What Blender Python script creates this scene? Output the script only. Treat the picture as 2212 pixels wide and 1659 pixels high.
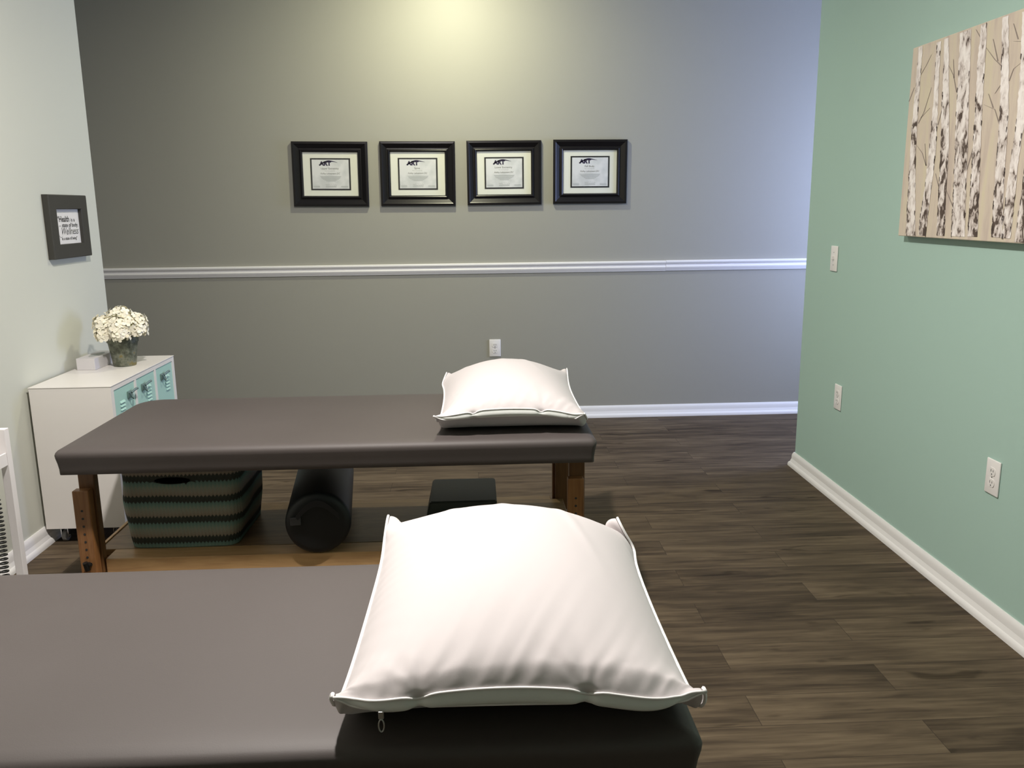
import bpy, bmesh, math, random
import numpy as np
from mathutils import Vector, Matrix
random.seed(7)
PI = math.pi
for o in list(bpy.data.objects): bpy.data.objects.remove(o)
sc = bpy.context.scene
C = sc.collection
# ------------------------------------------------------------------ camera
CAMH = 1.4086
cd = bpy.data.cameras.new('camera'); cam = bpy.data.objects.new('camera', cd); C.objects.link(cam)
Rv = Vector((0.99891974, -0.04506322, -0.01134267)); Uv = Vector((0.02030244, 0.20366865, 0.97882933)); Fv = Vector((0.04179905, 0.97800224, -0.20436353))
cam.matrix_world = Matrix(((Rv.x, Uv.x, -Fv.x, 0), (Rv.y, Uv.y, -Fv.y, 0), (Rv.z, Uv.z, -Fv.z, CAMH), (0, 0, 0, 1)))
cd.sensor_fit = 'HORIZONTAL'; cd.sensor_width = 36; cd.lens = 1824.36 / 2212 * 36; cd.clip_start = .02
sc.camera = cam
# ------------------------------------------------------------------ light
w = bpy.data.worlds.new('daylight'); sc.world = w; w.use_nodes = True
w.node_tree.nodes['Background'].inputs[0].default_value = (.55, .72, 1, 1)
w.node_tree.nodes['Background'].inputs[1].default_value = 1.0
sc.view_settings.view_transform = 'Standard'; sc.view_settings.look = 'None'
sc.view_settings.gamma = 1; sc.view_settings.use_curve_mapping = False
sc.view_settings.exposure = 0.0
CEIL = 2.92
DOWNLIGHTS = [  # x, y, watts, colour, disc diameter
    (-.12, 4.78, 35, (1.0, .965, .68), .13),
    (-.45, 2.10, 103, (1.0, .935, .88), .13),
]
WINDOW_W = 90
def light(name, kind, loc, e, col, **kw):
    l = bpy.data.lights.new(name, kind); l.energy = e; l.color = col
    for k, v in kw.items(): setattr(l, k, v)
    o = bpy.data.objects.new(name, l); C.objects.link(o); o.location = loc
    return o
lamp_objs = [light('downlight_bulb', 'AREA', (x, y, CEIL - .03), e, c, shape='DISK', size=a) for x, y, e, c, a in DOWNLIGHTS]

D, XL, XR, YE, YL = 5.580, -1.885, 1.735, 4.379, 4.413
WX = XR + 1.45           # far right wall with the window
wl = light('window_daylight', 'AREA', (WX + .12, 4.75, 1.45), WINDOW_W, (.50, .60, 1.06), shape='RECTANGLE', size=1.5, size_y=1.1)
wl.rotation_euler = (0, PI / 2, 0)

# ------------------------------------------------------------------ materials
def mat(name, col, rough=.5, metal=0, spec=.5, **kw):
    m = bpy.data.materials.new(name); m.use_nodes = True
    b = m.node_tree.nodes['Principled BSDF']
    b.inputs['Base Color'].default_value = (*col, 1); b.inputs['Roughness'].default_value = rough
    b.inputs['Metallic'].default_value = metal; b.inputs['Specular IOR Level'].default_value = spec
    for k, v in kw.items(): b.inputs[k].default_value = v
    return m
class NT:
    def __init__(s, m): s.t = m.node_tree; s.b = s.t.nodes['Principled BSDF']
    def n(s, ty, **kw):
        nd = s.t.nodes.new(ty)
        for k, v in kw.items():
            if k.startswith('i_'): nd.inputs[k[2:].replace('_', ' ')].default_value = v
            else: setattr(nd, k, v)
        return nd
    def l(s, a, b): s.t.links.new(a, b)
    def coord(s, scale=(1, 1, 1), rot=(0, 0, 0)):
        tc = s.n('ShaderNodeTexCoord'); mp = s.n('ShaderNodeMapping'); mp.inputs['Scale'].default_value = scale; mp.inputs['Rotation'].default_value = rot
        s.l(tc.outputs['Object'], mp.inputs['Vector']); return mp.outputs[0]
    def noise(s, vec, scale, detail=3, rough=.5, dist=0):
        nd = s.n('ShaderNodeTexNoise'); nd.inputs['Scale'].default_value = scale; nd.inputs['Detail'].default_value = detail
        nd.inputs['Roughness'].default_value = rough; nd.inputs['Distortion'].default_value = dist
        s.l(vec, nd.inputs['Vector']); return nd.outputs['Fac']
    def ramp(s, fac, stops, interp='LINEAR'):
        r = s.n('ShaderNodeValToRGB'); e = r.color_ramp.elements; r.color_ramp.interpolation = interp
        while len(e) < len(stops): e.new(.5)
        for i, (p, c) in enumerate(stops): e[i].position = p; e[i].color = (*c, 1) if len(c) == 3 else c
        s.l(fac, r.inputs[0]); return r.outputs[0]
    def math(s, op, a, b=None, c=None):
        nd = s.n('ShaderNodeMath', operation=op)
        for i, v in enumerate((a, b, c)):
            if v is None: continue
            if isinstance(v, (int, float)): nd.inputs[i].default_value = v
            else: s.l(v, nd.inputs[i])
        return nd.outputs[0]
    def mix(s, fac, a, b, mode='MIX'):
        nd = s.n('ShaderNodeMix', data_type='RGBA', blend_type=mode)
        for k, v in ((0, fac), (6, a), (7, b)):
            if isinstance(v, (int, float)): nd.inputs[k].default_value = v
            elif isinstance(v, tuple): nd.inputs[k].default_value = (*v, 1)
            else: s.l(v, nd.inputs[k])
        return nd.outputs[2]
    def bump(s, h, strength, dist=.01):
        nd = s.n('ShaderNodeBump'); nd.inputs['Strength'].default_value = strength; nd.inputs['Distance'].default_value = dist
        s.l(h, nd.inputs['Height']); s.l(nd.outputs[0], s.b.inputs['Normal'])
def paint(name, col, rough=.55):
    m = mat(name, col, rough, spec=.3); t = NT(m); v = t.coord()
    t.bump(t.noise(v, 260, 2), .06, .002); return m
M = {}
M['gray'] = paint('gray_wall_paint', (.338, .333, .290), .5)
M['pale'] = paint('pale_mint_wall_paint', (.60, .61, .54))
M['green'] = paint('sea_green_wall_paint', (.395, .555, .49))
M['white_paint'] = mat('white_trim_paint', (.80, .79, .78), .3)
M['ceiling'] = mat('ceiling_paint', (.80, .80, .78), .8)
M['black_frame'] = mat('black_satin_wood', (.007, .006, .007), .3, spec=.3)
M['mat_board'] = mat('cream_mat_board', (.74, .75, .66), .7)
M['black_line'] = mat('black_mat_edge', (.01, .01, .01), .5)
M['ink'] = mat('dark_navy_ink', (.02, .012, .05), .6)
M['gray_ink'] = mat('gray_ink', (.13, .135, .13), .6)
M['pale_ink'] = mat('pale_gray_ink', (.38, .40, .39), .6)
M['charcoal_frame'] = mat('charcoal_frame', (.040, .038, .032), .45)
M['paper'] = mat('white_paper', (.80, .78, .76), .6)
M['white_lam'] = mat('white_laminate', (.76, .73, .70), .35)
M['aqua'] = mat('aqua_enamel', (.40, .63, .56), .35)
M['latch'] = mat('gray_metal_latch', (.22, .30, .29), .4, .6)
M['chrome'] = mat('chrome', (.6, .6, .6), .2, 1)
M['wheel'] = mat('gray_rubber', (.25, .25, .25), .5)
M['plastic'] = mat('white_plastic', (.82, .80, .78), .3)
M['slot'] = mat('dark_slot', (.03, .03, .03), .6)
M['cart'] = mat('white_powder_coat', (.80, .77, .78), .35)
M['bolster'] = mat('black_vinyl', (.008, .010, .012), .5)
M['block'] = mat('dark_green_vinyl', (.045, .056, .050), .5)
M['cord'] = mat('black_rubber', (.01, .01, .01), .4)
M['knob'] = mat('black_plastic', (.008, .008, .008), .3)
M['inside'] = mat('basket_lining', (.02, .02, .018), .9)
M['lens'] = mat('lamp_lens', (.9, .9, .85), .3); 
M['lens'].node_tree.nodes['Principled BSDF'].inputs['Emission Color'].default_value = (1, .95, .85, 1)
M['lens'].node_tree.nodes['Principled BSDF'].inputs['Emission Strength'].default_value = 6
def glass():
    m = bpy.data.materials.new('clear_glass'); m.use_nodes = True; t = m.node_tree; t.nodes.clear()
    o = t.nodes.new('ShaderNodeOutputMaterial'); mx = t.nodes.new('ShaderNodeMixShader'); a = t.nodes.new('ShaderNodeBsdfTransparent'); g = t.nodes.new('ShaderNodeBsdfGlossy')
    g.inputs['Roughness'].default_value = .03; mx.inputs[0].default_value = .05
    t.links.new(a.outputs[0], mx.inputs[1]); t.links.new(g.outputs[0], mx.inputs[2]); t.links.new(mx.outputs[0], o.inputs[0])
    return m
M['glass'] = glass()
def cert_paper():
    m = mat('certificate_paper', (.7, .7, .7), .5); t = NT(m); v = t.coord()
    t.l(t.ramp(t.noise(v, 9, 3), [(.45, (.70, .71, .71)), (.60, (.58, .60, .60))]), t.b.inputs['Base Color']); return m
M['cert'] = cert_paper()
def floor_mat():
    m = mat('dark_oak_planks', (.1, .08, .06), .6, spec=.12); t = NT(m)
    v = t.coord()
    br = t.n('ShaderNodeTexBrick'); br.offset = .37; br.offset_frequency = 2; t.l(v, br.inputs['Vector'])
    for k, x in (('Scale', 1), ('Brick Width', 1.22), ('Row Height', .147), ('Mortar Size', .0009), ('Mortar Smooth', .2), ('Bias', 0)): br.inputs[k].default_value = x
    br.inputs['Color1'].default_value = (0, 0, 0, 1); br.inputs['Color2'].default_value = (1, 1, 1, 1); br.inputs['Mortar'].default_value = (.5, .5, .5, 1)
    # shift the grain from plank to plank
    sep = t.n('ShaderNodeSeparateXYZ'); t.l(v, sep.inputs[0])
    cmb = t.n('ShaderNodeCombineXYZ'); t.l(sep.outputs[0], cmb.inputs[0]); t.l(sep.outputs[1], cmb.inputs[1])
    t.l(t.math('MULTIPLY', br.outputs['Color'], 7.0), cmb.inputs[2])
    def mp(sx, sy):
        q = t.n('ShaderNodeMapping'); q.inputs['Scale'].default_value = (sx, sy, 1); t.l(cmb.outputs[0], q.inputs['Vector']); return q.outputs[0]
    g1 = t.noise(mp(1.3, 17), 1.6, 6, .6, .6)
    g2 = t.noise(mp(3.0, 60), 1.5, 4, .6, .3)
    g3 = t.noise(mp(2.2, 9), 1.4, 3, .5, 1.0)
    g = t.math('ADD', t.math('MULTIPLY', g1, .5), t.math('MULTIPLY', g2, .25)); g = t.math('ADD', g, t.math('MULTIPLY', g3, .25))
    g = t.math('ADD', g, t.math('MULTIPLY', t.math('SUBTRACT', br.outputs['Color'], .5), .10))
    col = t.ramp(g, [(.32, (.030, .022, .014)), (.45, (.062, .045, .029)), (.55, (.100, .074, .047)), (.68, (.150, .113, .072))])
    knots = t.ramp(t.noise(mp(4.0, 13), 1.1, 2, .5, .5), [(.66, (1, 1, 1)), (.75, (.5, .48, .45))])
    col = t.mix(1.0, col, knots, 'MULTIPLY')
    col = t.mix(br.outputs['Fac'], col, (.032, .024, .017))
    t.l(col, t.b.inputs['Base Color'])
    t.bump(t.math('SUBTRACT', g, t.math('MULTIPLY', br.outputs['Fac'], .6)), .12, .002)
    return m
M['floor'] = floor_mat()
def wood(name, a, b, sc_=(1, 14, 14), rough=.4):
    m = mat(name, a, rough); t = NT(m); v = t.coord(sc_)
    g = t.noise(v, 2.2, 5, .6, 1.6); t.l(t.ramp(g, [(.3, a), (.5, tuple((x + y) / 2 for x, y in zip(a, b))), (.7, b)]), t.b.inputs['Base Color']); return m
M['leg_wood'] = wood('oak_leg_wood', (.20, .085, .028), (.34, .16, .06), (16, 16, 1.2))
M['leg_shaded'] = wood('shaded_oak_post', (.11, .05, .02), (.20, .095, .035), (16, 16, 1.2))  # leg oak darkened: shade under the padded top painted into the colour
M['shelf_wood'] = wood('oak_shelf_wood', (.15, .085, .038), (.30, .185, .085), (1.5, 10, 10))
M['rail_wood'] = wood('lit_pale_oak', (.48, .28, .13), (.68, .43, .21), (1.2, 12, 12))  # pale oak brightened further, painting lamplight onto the front shelf rail
def vinyl():
    m = mat('brown_gray_vinyl', (.06, .05, .045), .60, spec=.6); t = NT(m); v = t.coord()
    t.bump(t.noise(v, 420, 2), .10, .001)
    t.l(t.ramp(t.noise(v, 2.2, 3), [(.3, (.066, .054, .051)), (.7, (.076, .063, .060))]), t.b.inputs['Base Color']); return m
M['vinyl'] = vinyl()
def cloth():
    m = mat('white_cotton_cover', (.61, .57, .575), .8, spec=.2); b = m.node_tree.nodes['Principled BSDF']
    b.inputs['Sheen Weight'].default_value = .15; t = NT(m); v = t.coord()
    t.bump(t.noise(v, 600, 2), .05, .001)
    return m
M['cloth'] = cloth()
M['piping'] = mat('white_piping', (.88, .86, .86), .6)
M['zip'] = mat('white_zip_tape', (.80, .82, .80), .6)
M['zip_metal'] = mat('zip_metal', (.55, .55, .55), .3, .8)
def knit():
    m = mat('striped_knit', (.1, .1, .1), .95, spec=.1); t = NT(m)
    tc = t.n('ShaderNodeTexCoord'); s = t.n('ShaderNodeSeparateXYZ'); t.l(tc.outputs['UV'], s.inputs[0])
    u, z = s.outputs[0], s.outputs[1]
    tri = t.math('PINGPONG', t.math('MULTIPLY', u, 1 / .013), .5)
    zz = t.math('ADD', z, t.math('MULTIPLY', tri, .016))
    ph = t.math('FRACT', t.math('MULTIPLY', zz, 1 / .080))
    n = t.noise(tc.outputs['UV'], 300, 2)
    ph2 = t.math('ADD', ph, t.math('MULTIPLY', t.math('SUBTRACT', n, .5), .10))
    col = t.ramp(ph2, [(0, (0.050, 0.053, 0.046)), (.23, (0.055, 0.062, 0.055)), (.27, (0.277, 0.232, 0.188)), (.42, (0.321, 0.293, 0.238)), (.62, (0.288, 0.321, 0.261)), (.80, (0.188, 0.288, 0.248)), (.93, (0.144, 0.232, 0.211)), (.96, (0.055, 0.059, 0.055))])
    t.l(col, t.b.inputs['Base Color']); t.bump(t.math('ADD', tri, n), .5, .003)
    return m
M['knit'] = knit()
def pot_mat():
    m = mat('weathered_green_tin', (.1, .1, .1), .5, .3); t = NT(m); v = t.coord()
    t.l(t.ramp(t.noise(v, 30, 5, .65), [(.33, (.05, .052, .035)), (.48, (.11, .12, .085)), (.58, (.19, .20, .155)), (.66, (.20, .16, .05))]), t.b.inputs['Base Color']); return m
M['pot'] = pot_mat()
M['petal'] = mat('cream_petal', (.90, .86, .72), .6, **{'Subsurface Weight': .2}); M['petal'].node_tree.nodes['Principled BSDF'].inputs['Subsurface Radius'].default_value = (.01, .01, .006)
M['moss'] = mat('dark_stem', (.05, .06, .025), .9)
def bark():
    m = mat('painted_birch_bark', (.8, .8, .8), .7); t = NT(m); v = t.coord((1, 1, .55))
    n1 = t.noise(v, 42, 4, .6, .8); n2 = t.noise(v, 14, 3, .55, .5)
    s = t.n('ShaderNodeSeparateXYZ'); tc = t.n('ShaderNodeTexCoord'); t.l(tc.outputs['Object'], s.inputs[0])
    k = t.math('MULTIPLY', t.math('SUBTRACT', .35, s.outputs[2]), .13)   # more peeling black bark low on the trunks, as painted
    g = t.math('ADD', t.math('ADD', t.math('MULTIPLY', n1, .55), t.math('MULTIPLY', n2, .45)), k)
    t.l(t.ramp(g, [(.44, (.92, .87, .83)), (.53, (.80, .74, .70)), (.60, (.52, .45, .41)), (.63, (.10, .07, .055)), (.8, (.04, .028, .022))]), t.b.inputs['Base Color']); return m
M['bark'] = bark()
def canvas():
    m = mat('painted_beige_canvas', (.5, .43, .36), .7); t = NT(m); v = t.coord((1, 9, 1.2))
    t.l(t.ramp(t.noise(v, 2.6, 4, .6), [(.3, (.52, .43, .37)), (.5, (.64, .55, .45)), (.7, (.66, .59, .43))]), t.b.inputs['Base Color'])
    t.bump(t.noise(t.coord(), 500, 2), .2, .001); return m
M['canvas'] = canvas()
M['branch'] = mat('painted_gray_branch', (.28, .23, .20), .7)
M['trunk_edge'] = mat('painted_dark_stroke', (.07, .05, .045), .7)

# ------------------------------------------------------------------ mesh helpers
def new_obj(name, bm, mats, parent=None, smooth=False, recalc=True):
    if recalc: bmesh.ops.recalc_face_normals(bm, faces=bm.faces)
    me = bpy.data.meshes.new(name); bm.to_mesh(me); bm.free()
    for m in (mats if isinstance(mats, (list, tuple)) else [mats]): me.materials.append(m)
    if smooth:
        me.polygons.foreach_set('use_smooth', [True] * len(me.polygons))
        if smooth != 'all':
            try: me.set_sharp_from_angle(angle=math.radians(smooth if isinstance(smooth, int) and smooth > 1 else 40))
            except Exception: pass
    o = bpy.data.objects.new(name, me); C.objects.link(o)
    if parent: o.parent = parent
    return o
def tag(o, label=None, cat=None, group=None, kind=None):
    for k, v in (('label', label), ('category', cat), ('group', group), ('kind', kind)):
        if v: o[k] = v
    return o
def thing(name, loc, label, cat, group=None, rz=0):
    o = bpy.data.objects.new(name, None); C.objects.link(o); o.location = loc; o.rotation_euler = (0, 0, rz); o.empty_display_size = .05
    return tag(o, label, cat, group)
def box(bm, x0, x1, y0, y1, z0, z1, mi=0, bev=0, seg=2):
    b2 = bmesh.new()
    vs = [b2.verts.new(p) for p in ((x0, y0, z0), (x1, y0, z0), (x1, y1, z0), (x0, y1, z0), (x0, y0, z1), (x1, y0, z1), (x1, y1, z1), (x0, y1, z1))]
    for f in ((0, 3, 2, 1), (4, 5, 6, 7), (0, 1, 5, 4), (1, 2, 6, 5), (2, 3, 7, 6), (3, 0, 4, 7)): b2.faces.new([vs[i] for i in f])
    if bev: bmesh.ops.bevel(b2, geom=list(b2.edges), offset=bev, segments=seg, affect='EDGES', profile=.5)
    merge(bm, b2, mi)
def merge(bm, b2, mi=None):
    mp = {v: bm.verts.new(v.co) for v in b2.verts}
    for f in b2.faces:
        try:
            nf = bm.faces.new([mp[v] for v in f.verts]); nf.material_index = f.material_index if mi is None else mi
        except ValueError: pass
    b2.free()
def lathe(bm, prof, n=24, c=(0, 0, 0), mi=0, caps=True):
    rings = [[bm.verts.new((c[0] + r * math.cos(2 * PI * i / n), c[1] + r * math.sin(2 * PI * i / n), c[2] + z)) for i in range(n)] for r, z in prof]
    for a, b in zip(rings, rings[1:]):
        for i in range(n): bm.faces.new((a[i], a[(i + 1) % n], b[(i + 1) % n], b[i])).material_index = mi
    if caps:
        bm.faces.new(rings[0]).material_index = mi; bm.faces.new(rings[-1]).material_index = mi
def tube(bm, pts, r, n=8, closed=False, mi=0):
    pts = [Vector(p) for p in pts]; rings = []; N = len(pts); up = None
    for i, p in enumerate(pts):
        a = pts[(i - 1) % N] if closed or i else p; b = pts[(i + 1) % N] if closed or i < N - 1 else p
        d = (b - a).normalized()
        if up is None:
            up = Vector((0, 0, 1)) if abs(d.z) < .9 else Vector((1, 0, 0))
        s = d.cross(up).normalized(); up = s.cross(d).normalized()
        rr = r[i] if hasattr(r, '__len__') else r
        rings.append([bm.verts.new(p + (s * math.cos(2 * PI * k / n) + up * math.sin(2 * PI * k / n)) * rr) for k in range(n)])
    for i in range(N if closed else N - 1):
        a, b = rings[i], rings[(i + 1) % N]
        for k in range(n): bm.faces.new((a[k], a[(k + 1) % n], b[(k + 1) % n], b[k])).material_index = mi
    if not closed:
        bm.faces.new(rings[0]).material_index = mi; bm.faces.new(rings[-1]).material_index = mi
def extrude_profile(bm, prof, path, mi=0):
    """prof: (offset from wall, z); path: list of (point xy, outward normal xy of the mitre)"""
    rings = []
    for (px, py), (nx, ny) in path:
        rings.append([bm.verts.new((px + nx * d, py + ny * d, z)) for d, z in prof])
    for a, b in zip(rings, rings[1:]):
        for i in range(len(prof) - 1): bm.faces.new((a[i], b[i], b[i + 1], a[i + 1])).material_index = mi
        bm.faces.new((a[-1], b[-1], b[0], a[0])).material_index = mi
    bm.faces.new(rings[0]); bm.faces.new(rings[-1])
def struct(name, bm, m, **kw):
    o = new_obj(name, bm, m, **kw); o['kind'] = 'structure'; return o

# ------------------------------------------------------------------ room
Y0 = -1.8; XLL = XL - 1.5; H = CEIL
bm = bmesh.new(); box(bm, XLL - .1, WX + .1, Y0 - .1, D + .1, -.08, 0); struct('floor', bm, M['floor'])
bm = bmesh.new(); box(bm, XLL - .1, WX + .1, Y0 - .1, D + .1, H, H + .08); struct('ceiling', bm, M['ceiling'])
bm = bmesh.new(); box(bm, XLL - .1, WX + .1, D, D + .12, 0, H); struct('wall_back', bm, M['gray'])
bm = bmesh.new(); box(bm, XL - .12, XL, Y0, YL, 0, H); struct('wall_left', bm, M['pale'])
bm = bmesh.new(); box(bm, XR, XR + .12, Y0, YE, 0, H); struct('wall_right', bm, M['green'])
bm = bmesh.new(); box(bm, XL - .12, XR + .12, Y0 - .12, Y0, 0, H); struct('wall_front', bm, M['gray'])
bm = bmesh.new(); box(bm, XLL - .1, XLL, YL - 1.2, D, 0, H); struct('wall_far_left', bm, M['pale'])
bm = bmesh.new(); box(bm, XLL - .1, XL - .12, YL - 1.3, YL - 1.2, 0, H); struct('wall_left_hall', bm, M['pale'])
bm = bmesh.new(); box(bm, XR + .12, WX, 1.6, 1.7, 0, H); struct('wall_right_hall', bm, M['pale'])
bm = bmesh.new()
wy0, wy1, wz0, wz1 = 4.2, 5.3, .70, 2.20
box(bm, WX, WX + .1, 1.6, wy0, 0, H); box(bm, WX, WX + .1, wy1, D, 0, H); box(bm, WX, WX + .1, wy0, wy1, 0, wz0); box(bm, WX, WX + .1, wy0, wy1, wz1, H)
struct('wall_far_right', bm, M['pale'])
bm = bmesh.new()
for a, b, c, d in ((wy0, wy0 + .05, wz0, wz1), (wy1 - .05, wy1, wz0, wz1), (wy0, wy1, wz0, wz0 + .05), (wy0, wy1, wz1 - .05, wz1)): box(bm, WX + .02, WX + .08, a, b, c, d)
wo = struct('window_1', bm, M['white_paint'])
bm = bmesh.new(); box(bm, WX + .048, WX + .052, wy0 + .05, wy1 - .05, wz0 + .05, wz1 - .05); new_obj('pane', bm, M['glass'], wo)

BASE = [(0, .0795), (.005, .0795), (.009, .073), (.013, .060), (.013, .026), (.019, .0255), (.025, .020), (.028, .011), (.028, .0)]
bm = bmesh.new(); extrude_profile(bm, BASE, [((XLL, D), (0, -1)), ((WX, D), (0, -1))]); struct('baseboard_back', bm, M['white_paint'], smooth=30)
bm = bmesh.new(); extrude_profile(bm, BASE, [((XR, Y0), (-1, 0)), ((XR, YE), (-1, 1)), ((XR + .12, YE), (0, 1))]); struct('baseboard_right', bm, M['white_paint'], smooth=30)
bm = bmesh.new(); extrude_profile(bm, BASE, [((XL, Y0), (1, 0)), ((XL, YL), (1, 1)), ((XL - .12, YL), (0, 1))]); struct('baseboard_left', bm, M['white_paint'], smooth=30)
RAIL = [(0, 1.056), (.018, 1.056), (.023, 1.052), (.024, 1.044), (.020, 1.036), (.012, 1.032), (.011, 1.028), (.016, 1.022), (.019, 1.014), (.017, 1.004), (.011, .996), (.009, .988), (0, .986)]
bm = bmesh.new(); extrude_profile(bm, RAIL, [((XLL, D), (0, -1)), ((1.263, D), (0, -1))])
struct('trim_1', bm, M['white_paint'], smooth=30)
bm = bmesh.new(); extrude_profile(bm, [(d, z + .0015) for d, z in RAIL], [((1.264, D), (0, -1)), ((WX, D), (0, -1))]); struct('trim_2', bm, M['white_paint'], smooth=30)

# ceiling downlights (out of the picture, above it)
for i, (lx, ly, *_r) in enumerate(DOWNLIGHTS):
    wh = ('over the framed certificates by the back wall', 'over the nearer massage table', 'behind the nearer massage table')[i]
    t = thing('downlight', (lx, ly, H), 'round recessed downlight ' + wh, 'ceiling light', 'recessed ceiling downlights')
    bm = bmesh.new(); lathe(bm, [(.075, 0), (.095, 0), (.095, -.006), (.078, -.008), (.075, 0)], 32, caps=False); new_obj('trim_ring', bm, M['white_paint'], t)
    bm = bmesh.new(); lathe(bm, [(.001, -.002), (.0745, -.002), (.0745, -.0035), (.001, -.0035)], 32); new_obj('lens', bm, M['lens'], t)
    lamp_objs[i].parent = t; lamp_objs[i].location = (0, 0, -.012); lamp_objs[i].rotation_euler = (math.radians((18, 0)[i]), 0, 0)

# ------------------------------------------------------------------ lettering
def text_mesh(bm, s, size, cx, cz, y, mi=0, shear=0, align='CENTER', sx=1.0, off=0.0, space=1.0):
    cu = bpy.data.curves.new('lettering', 'FONT'); cu.body = s; cu.size = size; cu.align_x = align; cu.shear = shear; cu.resolution_u = 3; cu.offset = off; cu.space_character = space
    o = bpy.data.objects.new('lettering', cu); C.objects.link(o)
    bpy.context.view_layer.update()
    me = o.to_mesh(); b2 = bmesh.new(); b2.from_mesh(me); o.to_mesh_clear(); bpy.data.objects.remove(o); bpy.data.curves.remove(cu)
    for v in b2.verts: v.co = Vector((cx + v.co.x * sx, y, cz + v.co.y))
    merge(bm, b2, mi)
def quad(bm, pts, mi=0):
    f = bm.faces.new([bm.verts.new(p) for p in pts]); f.material_index = mi

# ------------------------------------------------------------------ framed certificates
def ring_profile(bm, W_, H_, prof, mi=0):
    rings = []
    for ins, h in prof:
        a, b = W_ / 2 - ins, H_ / 2 - ins
        rings.append([bm.verts.new(p) for p in ((-a, -h, -b), (a, -h, -b), (a, -h, b), (-a, -h, b))])
    for A, B in zip(rings, rings[1:]):
        for i in range(4): bm.faces.new((A[i], A[(i + 1) % 4], B[(i + 1) % 4], B[i])).material_index = mi
def certificate(x, z, title, who, label, rot=0):
    t = thing('framed_certificate', (x, D, z), label, 'framed certificate', 'row of four framed certificates on the gray wall')
    t.rotation_euler = (0, rot, 0)
    W_, H_ = .476, .400
    bm = bmesh.new(); ring_profile(bm, W_, H_, [(0, .001), (0, .020), (.003, .024), (.014, .025), (.019, .022), (.042, .011), (.048, .012), (.051, .018), (.056, .020), (.061, .017), (.064, .010), (.066, .007), (.066, .001)])
    new_obj('frame', bm, M['black_frame'], t)
    a, b = W_ / 2 - .064, H_ / 2 - .064
    bm = bmesh.new(); quad(bm, [(-a, -.006, -b), (a, -.006, -b), (a, -.006, b), (-a, -.006, b)]); box(bm, -a - .001, a + .001, -.0055, -.001, -b - .001, b + .001)
    new_obj('mat_board', bm, M['mat_board'], t)
    px, pz = .126, .099
    bm = bmesh.new(); box(bm, -px, px, -.0072, -.006, -pz, pz); new_obj('inner_border', bm, M['black_line'], t)
    px2, pz2 = px - .010, pz - .009
    bm = bmesh.new(); box(bm, -px2, px2, -.0080, -.0071, -pz2, pz2); new_obj('certificate_sheet', bm, M['cert'], t)
    y = -.0084; bm = bmesh.new()
    # logo: heavy letters under a long swoosh
    text_mesh(bm, 'ART', .034, -.031, pz2 - .036, y, 0, 0.0, 'CENTER', 1.12, .0020)
    sw = []
    for k in range(25):
        s_ = k / 24; xx = -.072 + .118 * s_; zz = pz2 - .0335 + .026 * math.sin(min(1, s_ * 1.55) * PI / 2) - .012 * max(0, s_ - .5) ** 1.3 * 2
        th = .0046 * math.sin(PI * min(1, s_ * .93 + .07)) ** .8 * (1 if s_ < .5 else 1.5 - s_) + .0003
        sw.append((xx, zz, th))
    for (x0, z0, t0), (x1, z1, t1) in zip(sw, sw[1:]): quad(bm, [(x0, y, z0 - t0), (x1, y, z1 - t1), (x1, y, z1 + t1), (x0, y, z0 + t0)], 0)
    text_mesh(bm, title, .0165, -.004, pz2 - .060, y, 1)
    text_mesh(bm, 'This is to certify that', .0075, -.004, pz2 - .072, y, 2)
    text_mesh(bm, who, .0135, -.002, pz2 - .090, y, 1, .2)
    for k, ww in enumerate((.066, .062, .058, .050, .040, .030)):
        z_ = pz2 - .104 - k * .0056
        quad(bm, [(-ww, y, z_ - .0012), (ww, y, z_ - .0012), (ww, y, z_ + .0012), (-ww, y, z_ + .0012)], 2)
    sg = [(-.034 + .0035 * k, -pz2 + .024 + .005 * math.sin(k * 1.9) + .003 * math.sin(k * 4.1)) for k in range(21)]
    for (x0, z0), (x1, z1) in zip(sg, sg[1:]): quad(bm, [(x0, y, z0 - .0005), (x1, y, z1 - .0005), (x1, y, z1 + .0006), (x0, y, z0 + .0006)], 1)
    for cx, ww in ((-.090, .020), (0, .034), (.086, .022)):
        for k in range(2):
            z_ = -pz2 + .016 - k * .006
            quad(bm, [(cx - ww, y, z_ - .0012), (cx + ww, y, z_ - .0012), (cx + ww, y, z_ + .0012), (cx - ww, y, z_ + .0012)], 2)
    new_obj('lettering', bm, [M['ink'], M['gray_ink'], M['pale_ink']], t, recalc=False)
    bm = bmesh.new(); a += .001; b += .001; quad(bm, [(-a, -.0105, -b), (a, -.0105, -b), (a, -.0105, b), (-a, -.0105, b)]); new_obj('glass_pane', bm, M['glass'], t)
certificate(-.900, 1.6295, 'Upper Extremity', 'Kelley Lahnemann DC', 'black framed certificate titled Upper Extremity, leftmost on the gray wall', .012)
certificate(-.3475, 1.6265, 'Spine', 'Kelley Lahnemann DC', 'black framed certificate with the short title Spine on the gray wall', .008)
certificate(.2035, 1.627, 'Lower Extremity', 'Kelley Lahnemann DC', 'black framed certificate titled Lower Extremity on the gray wall')
certificate(.7565, 1.6285, 'Full Body', 'Kelley Lahnemann DC', 'black framed certificate titled Full Body, rightmost on the gray wall', .004)

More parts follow.
